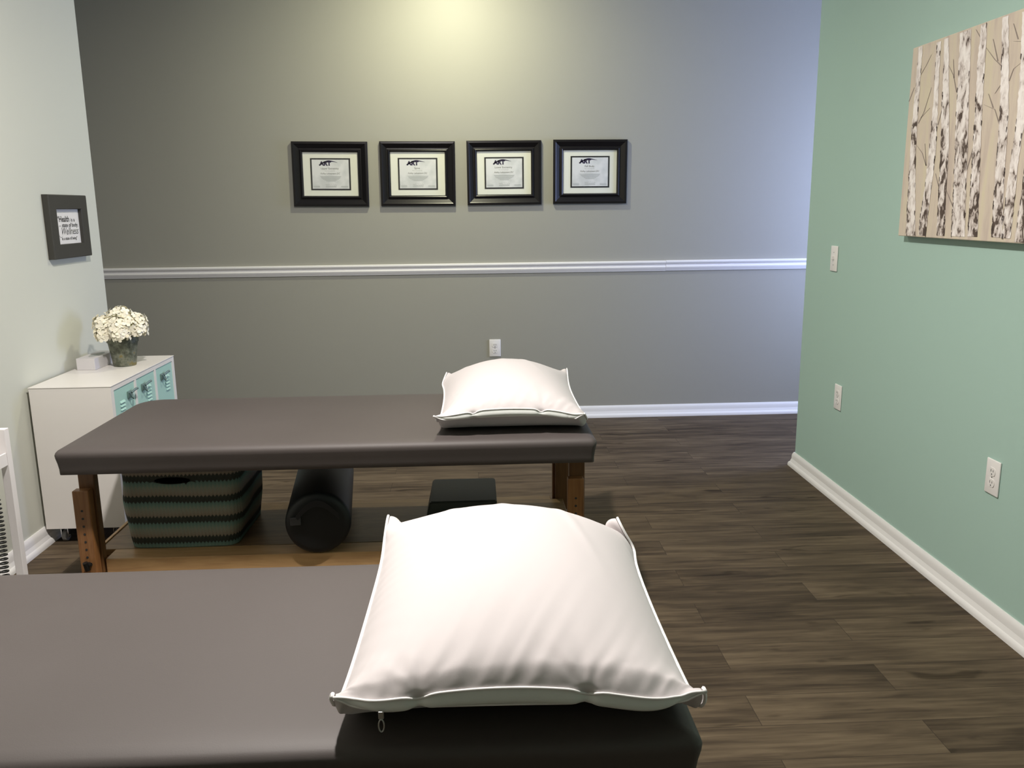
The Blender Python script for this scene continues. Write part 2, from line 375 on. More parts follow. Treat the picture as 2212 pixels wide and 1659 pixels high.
# ------------------------------------------------------------------ framed saying on the left wall
t = thing('framed_saying', (XL, 4.055, 1.347), 'small charcoal framed health saying on the pale left wall', 'picture frame')
t.rotation_euler = (0, 0, PI / 2)        # local x -> world y, local -y -> world +x
bm = bmesh.new(); ring_profile(bm, .372, .284, [(0, .001), (0, .026), (.004, .030), (.061, .030), (.064, .027), (.064, .004)]); new_obj('frame', bm, M['charcoal_frame'], t)
bm = bmesh.new(); box(bm, -.125, .125, -.012, -.004, -.081, .081); new_obj('printed_sheet', bm, M['paper'], t)
bm = bmesh.new(); y = -.0124
text_mesh(bm, '\u201cHealth', .036, -.034, .022, y, 0, 0, 'CENTER', 1.05, .0010)
text_mesh(bm, 'is a', .024, .058, .022, y, 0, 0, 'CENTER', 1.3, .0004)
text_mesh(bm, 'state of body.', .025, .028, -.002, y, 0, 0, 'CENTER', 1.15, .0007)
text_mesh(bm, 'Wellness', .046, .016, -.036, y, 0, .35, 'CENTER', 1.0, .0002)
text_mesh(bm, 'is a state of being\u201d', .0185, .010, -.060, y, 0, 0, 'CENTER', 1.1, .0005)
loop = [(-.072 + .022 * math.cos(a), -.022 + .026 * math.sin(a)) for a in [PI * .35 + k * PI * 1.5 / 20 for k in range(21)]]
for (x0, z0), (x1, z1) in zip(loop, loop[1:]): quad(bm, [(x0, y, z0 - .0008), (x1, y, z1 - .0008), (x1 + .0008, y, z1 + .0008), (x0 + .0008, y, z0 + .0008)])
new_obj('lettering', bm, mat('dark_gray_ink', (.05, .05, .048), .6), t, recalc=False)
bm = bmesh.new(); quad(bm, [(-.126, -.014, -.079), (.126, -.014, -.079), (.126, -.014, .079), (-.126, -.014, .079)]); new_obj('glass_pane', bm, M['glass'], t)

# ------------------------------------------------------------------ birch canvas on the green wall
CY, CZ = 2.80, 1.636; cy0, cy1, cz0, cz1 = 2.24, 3.362, 1.281, 1.990
t = thing('birch_painting', (XR, CY, CZ), 'large beige canvas painted with white birch trunks on the green wall', 'painting')
bm = bmesh.new(); box(bm, -.036, -.001, cy0 - CY, cy1 - CY, cz0 - CZ, cz1 - CZ, 0, .003); new_obj('stretched_canvas', bm, M['canvas'], t)
TR = [[(3.319, 3.289, 1.985), (3.317, 3.285, 1.872), (3.319, 3.283, 1.759), (3.322, 3.28, 1.673), (3.314, 3.27, 1.556), (3.307, 3.245, 1.408), (3.295, 3.225, 1.284)],
[(3.189, 3.159, 1.979), (3.185, 3.155, 1.881), (3.177, 3.144, 1.771), (3.178, 3.134, 1.66), (3.18, 3.13, 1.577), (3.186, 3.138, 1.465), (3.203, 3.147, 1.35), (3.204, 3.147, 1.287)],
[(3.139, 3.111, 1.982), (3.124, 3.088, 1.844), (3.116, 3.066, 1.736), (3.104, 3.052, 1.654), (3.094, 3.041, 1.545), (3.087, 3.038, 1.435), (3.076, 3.021, 1.291)],
[(3.039, 2.974, 1.983), (3.031, 2.961, 1.88), (3.023, 2.95, 1.776), (3.014, 2.935, 1.671), (3.001, 2.923, 1.566), (2.988, 2.91, 1.433), (2.978, 2.891, 1.292)],
[(2.915, 2.883, 1.984), (2.916, 2.873, 1.863), (2.903, 2.862, 1.713), (2.895, 2.849, 1.586), (2.886, 2.836, 1.458), (2.876, 2.819, 1.294)],
[(2.801, 2.769, 1.984), (2.782, 2.743, 1.842), (2.765, 2.717, 1.698), (2.758, 2.71, 1.601), (2.753, 2.704, 1.504), (2.747, 2.695, 1.405), (2.742, 2.68, 1.296)],
[(2.70, 2.667, 1.979), (2.687, 2.648, 1.873), (2.678, 2.636, 1.78), (2.673, 2.627, 1.664), (2.676, 2.637, 1.595), (2.68, 2.64, 1.525), (2.687, 2.639, 1.453), (2.686, 2.638, 1.38), (2.679, 2.639, 1.295)],
[(2.60, 2.565, 1.985), (2.60, 2.56, 1.75), (2.607, 2.565, 1.5), (2.615, 2.57, 1.285)],
[(2.47, 2.425, 1.985), (2.465, 2.41, 1.75), (2.47, 2.41, 1.5), (2.475, 2.40, 1.285)],
[(2.33, 2.30, 1.985), (2.34, 2.31, 1.75), (2.33, 2.29, 1.5), (2.335, 2.285, 1.285)]]
BR = [[(3.287, 1.881), (3.252, 1.91), (3.22, 1.943)], [(3.274, 1.705), (3.241, 1.741), (3.22, 1.783), (3.2, 1.825)], [(3.26, 1.723), (3.198, 1.753)], [(3.36, 1.794), (3.327, 1.842)], [(3.133, 1.686), (3.112, 1.743), (3.079, 1.793)], [(3.191, 1.545), (3.227, 1.593), (3.272, 1.624)], [(3.191, 1.545), (3.213, 1.626)], [(3.028, 1.786), (3.059, 1.848), (3.113, 1.904)], [(3.052, 1.837), (3.068, 1.902)], [(3.09, 1.466), (3.12, 1.514)], [(2.986, 1.396), (3.036, 1.451)], [(2.92, 1.517), (2.895, 1.587), (2.882, 1.617)], [(2.758, 1.651), (2.792, 1.703), (2.856, 1.725)], [(2.802, 1.709), (2.836, 1.757)], [(2.782, 1.836), (2.82, 1.861), (2.879, 1.91)], [(2.802, 1.853), (2.84, 1.927)], [(2.732, 1.782), (2.715, 1.816), (2.679, 1.829)], [(2.707, 1.902), (2.739, 1.954)], [(2.682, 1.891), (2.73, 1.9)], [(2.772, 1.778), (2.801, 1.753)], [(2.901, 1.933), (2.944, 1.976)]]
bm = bmesh.new(); X = -.0366
rng = random.Random(3)
def interp(rows, n=40):
    zs = [r[2] for r in rows]; out = []
    for k in range(n + 1):
        z = zs[0] + (zs[-1] - zs[0]) * k / n
        for r0, r1 in zip(rows, rows[1:]):
            if r0[2] >= z >= r1[2] - 1e-6:
                f = (r0[2] - z) / max(1e-6, r0[2] - r1[2]); out.append((r0[0] + (r1[0] - r0[0]) * f, r0[1] + (r1[1] - r0[1]) * f, z)); break
    return out
for bl in BR:      # thin painted twigs
    n_ = len(bl)
    for i in range(n_ - 1):
        (y0, z0), (y1, z1) = bl[i], bl[i + 1]
        w0 = .0030 * (1 - i / n_ * .7); w1 = .0030 * (1 - (i + 1) / n_ * .9)
        quad(bm, [(X - .0002, y0 - w0 - CY, z0 - CZ), (X - .0002, y0 + w0 - CY, z0 - CZ), (X - .0002, y1 + w1 - CY, z1 - CZ), (X - .0002, y1 - w1 - CY, z1 - CZ)], 1)
for rows in TR:
    rr = interp(rows, 60); pv = None
    for k, (a, b, z) in enumerate(rr):
        a += rng.uniform(-.0022, .0022); b += rng.uniform(-.0022, .0022)
        cur = (a - CY, b - CY, z - CZ)
        if pv:
            quad(bm, [(X - .0006, pv[0], pv[2]), (X - .0006, pv[1], pv[2]), (X - .0006, cur[1], cur[2]), (X - .0006, cur[0], cur[2])], 0)
            if rng.random() < .22 + .35 * (1 - k / 60 < .4):    # dark strokes down the trunk's side
                e = pv[0] if rng.random() < .6 else pv[1] + .005
                q_ = rng.uniform(.002, .006)
                quad(bm, [(X - .0009, e - q_, pv[2]), (X - .0009, e + .0005, pv[2] + .004), (X - .0009, e + .0005, cur[2]), (X - .0009, e - q_ * .7, cur[2] - .006)], 2)
        pv = cur
new_obj('painted_trees', bm, [M['bark'], M['branch'], M['trunk_edge']], t, recalc=False)

# ------------------------------------------------------------------ switch and outlets
def plate(bm, W_, H_):
    box(bm, -W_ / 2, W_ / 2, -.0065, -.0005, -H_ / 2, H_ / 2, 0, .003, 3)
def outlet(loc, rz, label, W_=.074, H_=.121):
    t = thing('electrical_outlet', loc, label, 'outlet', 'white wall outlets', rz)
    bm = bmesh.new(); plate(bm, W_, H_); new_obj('cover_plate', bm, M['plastic'], t, smooth=30)
    for s in (1, -1):
        bm = bmesh.new()
        pr = []
        for k in range(32):
            a = 2 * PI * k / 32; pr.append((.0172 * math.cos(a), max(-.0138, min(.0138, .0172 * math.sin(a)))))
        f0 = [bm.verts.new((x, -.0062, z + s * .0195)) for x, z in pr]; f1 = [bm.verts.new((x, -.0085, z + s * .0195)) for x, z in pr]
        for i in range(32): bm.faces.new((f0[i], f0[(i + 1) % 32], f1[(i + 1) % 32], f1[i]))
        bm.faces.new(f1); r_ = new_obj('receptacle', bm, M['plastic'], t)
        for sx, hh in ((-.0062, .0045), (.0062, .0038)):
            bm = bmesh.new(); box(bm, sx - .0011, sx + .0011, -.0089, -.0084, s * .0195 + .003 - hh, s * .0195 + .003 + hh); new_obj('slot', bm, M['slot'], r_)
        bm = bmesh.new(); b2 = bmesh.new(); lathe(b2, [(.0024, 0), (.0024, .0005)], 12)
        for v in b2.verts: v.co = Vector((v.co.x, -.0084 - v.co.z, s * .0195 - .0085 + v.co.y))
        merge(bm, b2, 0); new_obj('ground_slot', bm, M['slot'], r_)
    bm = bmesh.new(); b2 = bmesh.new(); lathe(b2, [(.003, 0), (.0025, .0012)], 12)
    for v in b2.verts: v.co = Vector((v.co.x, -.0064 - v.co.z, v.co.y))
    merge(bm, b2, 0); new_obj('screw', bm, M['chrome'], t)
outlet((.1275, D, .4915), 0, 'white outlet on the gray back wall behind the far pillow', .076, .116)
outlet((XR, 2.647, .501), -PI / 2, 'white outlet low on the green wall nearest the camera', .074, .121)
outlet((XR, 3.883, .500), -PI / 2, 'white outlet on the green wall below the light switch', .074, .121)
t = thing('light_switch', (XR, 4.029, 1.151), 'white toggle light switch on the green wall near its far end', 'light switch', None, -PI / 2)
bm = bmesh.new(); plate(bm, .074, .121); new_obj('cover_plate', bm, M['plastic'], t, smooth=30)
bm = bmesh.new(); box(bm, -.0045, .0045, -.018, -.006, -.004, .012, 0, .001); new_obj('toggle', bm, M['plastic'], t)
for z in (.03, -.03):
    bm = bmesh.new(); box(bm, -.0025, .0025, -.0075, -.006, z - .0025, z + .0025, 0, .0008); new_obj('screw', bm, M['chrome'], t)

# ------------------------------------------------------------------ massage tables
def round_loop(hx, hy, r, n=10):
    pts = []; R4 = r if isinstance(r, (list, tuple)) else (r,) * 4
    for r, sx, sy, a0 in ((R4[0], 1, 1, 0), (R4[1], -1, 1, PI / 2), (R4[2], -1, -1, PI), (R4[3], 1, -1, 3 * PI / 2)):
        cx, cy = sx * (hx - r), sy * (hy - r)
        for k in range(n + 1):
            a = a0 + k * PI / 2 / n; pts.append((cx + r * math.cos(a), cy + r * math.sin(a)))
    return pts
def pad_mesh(x0, x1, y0, y1, ztop, th, rc, crown=1):
    cx, cy, hx, hy = (x0 + x1) / 2, (y0 + y1) / 2, (x1 - x0) / 2, (y1 - y0) / 2
    prof = [(.035, 0), (.007, .0005), (.005, .004), (.003, .02), (.000, .040), (-.004, .058), (-.005, .068), (-.002, .076), (.005, .083), (.016, .0872), (.032, .0892), (.055, .0899), (.12, .09)]
    bm = bmesh.new(); rings = []
    for ins, z in prof:
        if z > .08 and ins < .1: ins *= crown
        lp = round_loop(hx - (min(ins, .003) if 0 < z < .05 else ins), hy - ins, [max(.010, q - ins * .6) for q in rc])
        rings.append([bm.verts.new((cx + x, cy + y, ztop - th + z / .09 * th)) for x, y in lp])
    for A, B in zip(rings, rings[1:]):
        n = len(A)
        for i in range(n): bm.faces.new((A[i], A[(i + 1) % n], B[(i + 1) % n], B[i]))
    bm.faces.new(rings[0][::-1]); bm.faces.new(rings[-1])
    return bm
def massage_table(x0, x1, y0, y1, ztop, label, shelf=True, rc=(.05, .10, .014, .016), zs=.20, crown=1):
    bx, by = (x0 + x1) / 2, (y0 + y1) / 2
    t = thing('massage_table', (bx, by, 0), label, 'massage table', 'brown gray massage tables')
    L = lambda x, y=None: x - bx
    P = lambda y: y - by
    TH = .092
    new_obj('padded_top', pad_mesh(L(x0), L(x1), P(y0), P(y1), ztop, TH, rc, crown), M['vinyl'], t, smooth=50)
    zb = ztop - TH
    bm = bmesh.new(); box(bm, L(x0) + .10, L(x1) - .10, P(y0) + .17, P(y1) - .17, zb - .018, zb - .001); new_obj('deck', bm, M['leg_shaded'], t)
    ly0, ly1 = y0 + .07, y1 - .07
    lx0, lx1 = x0 + .005, x1 - .03
    for ix, xa in enumerate((lx0, lx1 - .057)):
        for iy, ya in enumerate((ly0, ly1)):
            sgn = 1 if iy == 0 else -1
            bm = bmesh.new()
            ya1 = ya + sgn * .036
            box(bm, L(xa), L(xa + .057), P(min(ya, ya1)), P(max(ya, ya1)), 0, .47, 0, .004)
            leg = new_obj('leg', bm, M['leg_wood'], t)
            bm = bmesh.new(); yb0, yb1 = ya1 + sgn * .0005, ya1 + sgn * .034
            box(bm, L(xa) + .009, L(xa + .057) + .007, P(min(yb0, yb1)), P(max(yb0, yb1)), .15, zb - .0005, 0, .003)
            new_obj('inner_post', bm, M['leg_shaded'], leg)
            yf = P(ya) - sgn * .0006
            for k in range(7):
                bm = bmesh.new(); b2 = bmesh.new(); lathe(b2, [(.0042, 0), (.0042, .0008)], 12)
                for v in b2.verts: v.co = Vector((L(xa) + .028 + v.co.x, yf + sgn * .0002 - sgn * v.co.z * .5, .398 - k * .0285 + v.co.y))
                merge(bm, b2, 0); new_obj('adjustment_hole', bm, M['slot'], leg)
            bm = bmesh.new()
            kz = .400 - 7.05 * .0285
            tube(bm, [(L(xa) + .030, P(ya), kz), (L(xa) + .030, P(ya) - sgn * .018, kz)], .011, 12)
            tube(bm, [(L(xa) + .030, P(ya) - sgn * .014, kz - .014), (L(xa) + .027, P(ya) - sgn * .02, kz + .016)], .009, 10)
            tube(bm, [(L(xa) + .030, P(ya) - sgn * .014, kz + .004), (L(xa) + .046, P(ya) - sgn * .016, kz + .008)], .006, 8)
            new_obj('adjustment_knob', bm, M['knob'], leg, smooth=40)
            if iy == 1 and ix == 1:
                bm = bmesh.new(); b2 = bmesh.new(); lathe(b2, [(.006, 0), (.005, .002)], 12)
                for v in b2.verts: v.co = Vector((L(xa) + .034 + v.co.x, P(ya1) - .0345 - v.co.z, .425 + v.co.y))
                merge(bm, b2, 0); new_obj('bolt', bm, M['chrome'], leg)
    # end stretchers hold the shelf
    for xa in (lx0 + .010, lx1 - .045):
        bm = bmesh.new(); box(bm, L(xa), L(xa) + .03, P(ly0) + .07, P(ly1) - .07, zs - .095, zs - .028); new_obj('stretcher', bm, M['leg_wood'], t)
    sx0, sx1 = lx0 + .0595, lx1 - .0595 - .0075
    bm = bmesh.new(); box(bm, L(sx0) - .05, L(sx1) + .05, P(ly0) + .1365, P(ly1) - .0725, zs - .026, zs, 0, .002)
    new_obj('shelf', bm, M['shelf_wood'], t)
    bm = bmesh.new(); box(bm, L(sx0) - .062, L(sx0) - .051, P(ly0) + .0725, P(ly1) - .0725, zs - .026, zs + .004, 0, .001); new_obj('end_strip', bm, M['rail_wood'], t)
    bm = bmesh.new(); box(bm, L(sx0) + .0085, L(sx1) - .001, P(ly0) + .045, P(ly0) + .135, zs - .060, zs, 0, .003)
    new_obj('shelf_rail', bm, M['rail_wood'], t)  # top spans the lamplit front strip, its brightness put into the colour
    bm = bmesh.new(); box(bm, L(sx0) + .0085, L(sx1) - .001, P(ly1) - .0715, P(ly1) - .022, zs - .060, zs - .002, 0, .003)
    new_obj('rear_rail', bm, M['shelf_wood'], t)
    return t
FT = massage_table(-1.406, .402, 2.765, 3.535, .640, 'brown gray massage table with wooden shelf, further one holding the basket and bolster')
NT_ = massage_table(-1.480, .332, 1.138, 1.830, .620, 'brown gray massage table closest to the camera with the larger looking pillow', crown=1.9)

# ------------------------------------------------------------------ pillows: two sewn sheets inflated with a small cloth solver
def pillow_sim(W, L, B, nx, ny, nb, vol, seed, anchors, iters=420, pucker=.97, g=3.0):
    rng = np.random.default_rng(seed); Cn = nx + 1; rt = ny + 1; NR = 2 * rt + nb - 1
    ids = -np.ones((NR, Cn), int); n = 0; pos = []
    for r in range(rt):
        for c in range(Cn):
            ids[r, c] = n; n += 1; u = c / nx; v = r / ny; e = min(u, 1 - u, v, 1 - v)
            pos.append(((u - .5) * W, (.5 - v) * L, .06 + .01 * min(1, e * 10)))
    for k in range(1, nb):
        r = ny + k
        for c in range(Cn):
            if c in (0, nx): ids[r, c] = ids[ny, c]; continue
            ids[r, c] = n; n += 1; pos.append(((c / nx - .5) * W, -.5 * L - .004, .06 - B * k / nb * .5))
    for j in range(rt):
        r = ny + nb + j; v = 1 - j / ny
        for c in range(Cn):
            if c in (0, nx): ids[r, c] = ids[ny - j, c]; continue
            if j == ny: ids[r, c] = ids[0, c]; continue
            ids[r, c] = n; n += 1; u = c / nx; e = min(u, 1 - u, v, 1 - v)
            pos.append(((u - .5) * W, (.5 - v) * L, .055 - .02 * min(1, e * 10)))
    x = np.array(pos); x += rng.normal(0, .0012, x.shape)
    dx = W / nx; dy = L / ny; db = B / nb; rl = np.array([dy] * ny + [db] * nb + [dy] * ny); bt = []
    def add(a, b, l, k):
        a = a.ravel(); b = b.ravel(); l = l.ravel(); m = a != b; bt.append((a[m], b[m], l[m], k))
    for p in (0, 1):
        a = ids[:-1, p:Cn - 1:2]; b = ids[:-1, p + 1:Cn:2]; l = np.full(a.shape, dx)
        for s in (ny, ny + nb): l[s, :] *= pucker
        add(a, b, l, 1)
    for p in (0, 1):
        b = ids[p + 1:NR:2]; a = ids[p:NR - 1:2][:len(b)]; l = np.repeat(rl[p::2][:len(b)][:, None], Cn, 1).copy()
        l[:, 0] *= pucker + .03; l[:, -1] *= pucker + .03; add(a, b, l, 1)
    for p in (0, 1):
        for ca, cb in (((0, -1), (1, None)), ((1, None), (0, -1))):
            b = ids[p + 1:NR:2, cb[0]:cb[1]]; a = ids[p:NR - 1:2, ca[0]:ca[1]][:len(b)]
            add(a, b, np.repeat(np.hypot(dx, rl[p::2][:len(b)])[:, None], Cn - 1, 1), .25)
    quads = []
    for r in range(NR - 1):
        for c in range(Cn - 1):
            s = []
            for k in (ids[r, c], ids[r + 1, c], ids[r + 1, c + 1], ids[r, c + 1]):
                if k not in s: s.append(int(k))
            if len(s) > 2: quads.append((s, r))
    T = []
    for s, r in quads:
        T.append((s[0], s[1], s[2]))
        if len(s) == 4: T.append((s[0], s[2], s[3]))
    T = np.array(T); n = len(x); xp = x.copy(); dt = .006
    an_i = np.array([ids[ny, 0], ids[ny, -1], ids[0, 0], ids[0, -1]]); an0 = x[an_i].copy(); an1 = np.array(anchors)
    for it in range(iters):
        A, Bv, Cv = x[T[:, 0]], x[T[:, 1]], x[T[:, 2]]; N = np.cross(Bv - A, Cv - A)
        V = np.einsum('ij,ij->', A, np.cross(Bv, Cv)) / 6; vn = np.zeros((n, 3))
        for k in range(3):
            for d in range(3): vn[:, d] += np.bincount(T[:, k], N[:, d], n)
        vn /= 6 * dx * dy
        P = max(-50, min(600, 6e4 * (vol - V))) * min(1, it / 60)
        acc = vn * P; acc[:, 2] -= g; damp = .965 if it < iters * .8 else .9
        xn = x + damp * (x - xp) + acc * dt * dt * .5; xp = x; x = xn
        for rep in range(5):
            for a, b, l, k in bt:
                d = x[b] - x[a]; ln = np.sqrt((d * d).sum(1)) + 1e-9; s = (ln - l) / ln * .5 * k
                d *= s[:, None]; x[a] += d; x[b] -= d
            fa = min(1, it / 120); x[an_i] = an0 + (an1 - an0) * fa; xp[an_i] = x[an_i]
            m = x[:, 2] < 0; x[m, 2] = 0; xp[m, :2] += (x[m, :2] - xp[m, :2]) * .5
    return x, ids, quads
def pillow(base, corners, label, vol, seed, W_, L_, lift=.028, tab=False, nx=64, ny=76):
    """corners: front-left, front-right, back-left, back-right in world coordinates"""
    nb = 3; x, ids, quads = pillow_sim(W_, L_, .034, nx, ny, nb, vol, seed, [[c[0] - base[0], c[1] - base[1], c[2] - base[2] - (lift if q_ < 2 else 0)] for q_, c in enumerate(corners)])
    X = x.copy()
    # gathers: folds running in from the zip seam, fans at two tacks of the seam, soft long folds from the back
    rg = np.random.default_rng(seed + 40)
    rows_, cols_ = np.meshgrid(np.arange(ny + 1), np.arange(nx + 1), indexing='ij')
    U = cols_ / nx; Vd = (1 - rows_ / ny) * L_      # distance from the front seam
    tt = U * W_ - Vd * .38
    fold = np.zeros_like(U)
    for k in range(5):
        wl_ = rg.uniform(.022, .060); fold += np.maximum(0, np.sin(2 * PI * tt / wl_ + rg.uniform(0, 6) + 1.5 * np.sin(tt * rg.uniform(8, 20)))) ** 2 * rg.uniform(.5, 1)
    dz = .0026 * (fold - 1.2) * np.exp(-Vd / .085) * np.clip(Vd / .012, 0, 1) * np.clip(np.minimum(U, 1 - U) / .12, 0, 1)
    for pu in (.255, .665):
        du = (U - pu) * W_; r_ = np.hypot(du, Vd) + 1e-4; an = np.arctan2(Vd, du)
        dz += .0030 * np.exp(-r_ / .075) * np.clip(r_ / .02, 0, 1) * np.sin(11 * an + rg.uniform(0, 6)) * np.sin(an)
        dz -= .007 * np.exp(-(du / .014) ** 2) * np.exp(-Vd / .03)
    lf = np.zeros_like(U)
    for k in range(3):
        c0 = rg.uniform(.2, .85); sl = rg.uniform(-.25, .25); q_ = (U - c0) * W_ - (Vd - L_ * .6) * sl
        lf += rg.uniform(.5, 1) * np.exp(-(q_ / .012) ** 2)
    dz += .0030 * lf * np.exp(-((Vd - L_ * .72) / (L_ * .22)) ** 2)
    es = np.minimum(U, 1 - U) * W_; side = np.where(U < .5, 1, -1)
    dz += .0015 * np.sin(2 * PI * (Vd + es * .5 * side) / .047 + 2 * np.sin(Vd * 17)) * np.exp(-es / .045) * np.clip(es / .01, 0, 1) * np.clip(np.minimum(Vd, L_ - Vd) / .1, 0, 1)
    ii = ids[:ny + 1].ravel(); X[ii, 2] += dz.ravel()
    for pu in (.255, .665):
        for rr_ in range(ny, ny + nb + 1):
            cc_ = ids[rr_, :]; w_ = np.exp(-(((np.arange(nx + 1) / nx - pu) * W_) / .010) ** 2); w_[0] = w_[-1] = 0
            X[cc_, 1] += .008 * w_; X[cc_, 2] += (.004 if rr_ >= ny + nb - 1 else -.002) * w_
    fy = (X[ids[ny, 0], 1] + X[ids[ny, -1], 1]) / 2; uu = np.clip((X[:, 0] - X[ids[ny, 0], 0]) / (X[ids[ny, -1], 0] - X[ids[ny, 0], 0]), 0, 1)
    dfr = np.maximum(0, X[:, 1] - fy); um = np.clip(5 * uu * (1 - uu), 0, 1) ** .3; z0 = X[:, 2].copy()
    under = np.zeros(len(X)); under[ids[ny + nb:, 1:-1].ravel()] = 1
    X[:, 2] += lift * np.exp(-dfr / .05) * np.where(under > 0, 1, np.clip(z0 / .045, 0, 1)) + um * (under * .030 * np.exp(-dfr / .045) * np.clip(1 - z0 / .05, 0, 1))
    X[:, 1] += um * under * .045 * np.exp(-dfr / .07) * np.clip(1 - z0 / .055, 0, 1)
    # keep the four seam corners as clean flat ears
    NRr = ids.shape[0]; Tg = [np.array([c[0] - base[0], c[1] - base[1], c[2] - base[2]]) for c in corners]; Y_ = np.zeros_like(X); W8 = np.zeros(len(X))
    dpar = np.array([(ny - r) if r <= ny else (0 if r <= ny + nb else r - ny - nb) for r in range(NRr)]) * (L_ / ny)
    sgnr = np.array([1. if r < ny else (-.3 if r <= ny + nb else -1.) for r in range(NRr)])
    for ci, (fr, lf_) in enumerate(((1, 1), (1, 0), (0, 1), (0, 0))):
        A0 = Tg[ci]; ex = Tg[ci ^ 1] - A0; ey = Tg[ci ^ 2] - A0; ex /= np.linalg.norm(ex); ey /= np.linalg.norm(ey)
        for r in range(NRr):
            d = dpar[r] if fr else L_ - dpar[r]
            if d > .14: continue
            for c in range(nx + 1):
                s_ = (c if lf_ else nx - c) * W_ / nx
                if s_ > .17: continue
                w8 = math.exp(-((s_ * s_ / (1.9 if fr else 1) ** 2 + d * d) / .045 ** 2)); k = ids[r, c]
                if w8 < .01 or w8 <= W8[k]: continue
                W8[k] = w8; Y_[k] = A0 + ex * s_ * .93 + ey * d * .93 + np.array((0, 0, sgnr[r] * .30 * min(s_, d) - (.012 * min(1, s_ / .03) * (1 if fr and ny < r <= ny + nb else 0)) * (r - ny) / nb))
    X = X * (1 - W8[:, None]) + Y_ * W8[:, None]
    t = thing('pillow', base, label, 'pillow', 'white pillows on the massage tables')
    def sub(sel, name, m):
        bm = bmesh.new(); mp = {}
        for s, r in quads:
            if not sel(r): continue
            for k in s:
                if k not in mp: mp[k] = bm.verts.new(X[k])
            try: bm.faces.new([mp[k] for k in s])
            except ValueError: pass
        o = new_obj(name, bm, m, t, smooth='all'); md = o.modifiers.new('smooth', 'SUBSURF'); md.levels = 1; md.render_levels = 1
        return o
    sub(lambda r: r < ny or r >= ny + nb, 'cover', M['cloth'])
    sub(lambda r: ny <= r < ny + nb, 'zipper_band', M['zip'])
    bm = bmesh.new()
    tube(bm, [X[k] + np.array((0, -.001, .001)) for k in ids[ny, :]], .0022, 6)
    tube(bm, [X[k] + np.array((0, -.001, 0)) for k in ids[ny + nb, :]], .0018, 6)
    tube(bm, [X[k] + np.array((-.002, 0, 0)) for k in ids[:ny + 1, 0]], .0032, 6)
    tube(bm, [X[k] + np.array((.002, 0, 0)) for k in ids[:ny + 1, -1]], .0032, 6)
    new_obj('piping', bm, M['piping'], t, smooth='all')
    if tab:
        c = int(nx * .155); p = Vector(X[ids[ny + 2, c]]) + Vector((0, -.004, 0)); bm = bmesh.new()
        box(bm, p.x - .004, p.x + .004, p.y - .003, p.y + .001, p.z - .004, p.z + .008, 0, .001)
        lp = [(p.x + .004 * math.cos(a), p.y - .003, p.z - .014 + .010 * math.sin(a)) for a in [2 * PI * k / 16 for k in range(16)]]
        tube(bm, lp, .0012, 6, True); new_obj('zipper_pull', bm, M['zip_metal'], t)
    return t
pillow((.0525, 1.47, .621), [(-.222, 1.142, .700), (.329, 1.123, .700), (-.209, 1.868, .712), (.313, 1.814, .712)], 'white zip cover pillow on the nearer table, larger in view with a dangling zipper pull', .0520, 1, .590, .755, .024, True, 84, 104)
pillow((.12, 3.15, .641), [(-.147, 2.815, .712), (.366, 2.802, .712), (-.124, 3.52, .728), (.387, 3.56, .728)], 'white zip cover pillow at the right end of the further table', .0460, 5, .562, .745, .020, False, 64, 84)

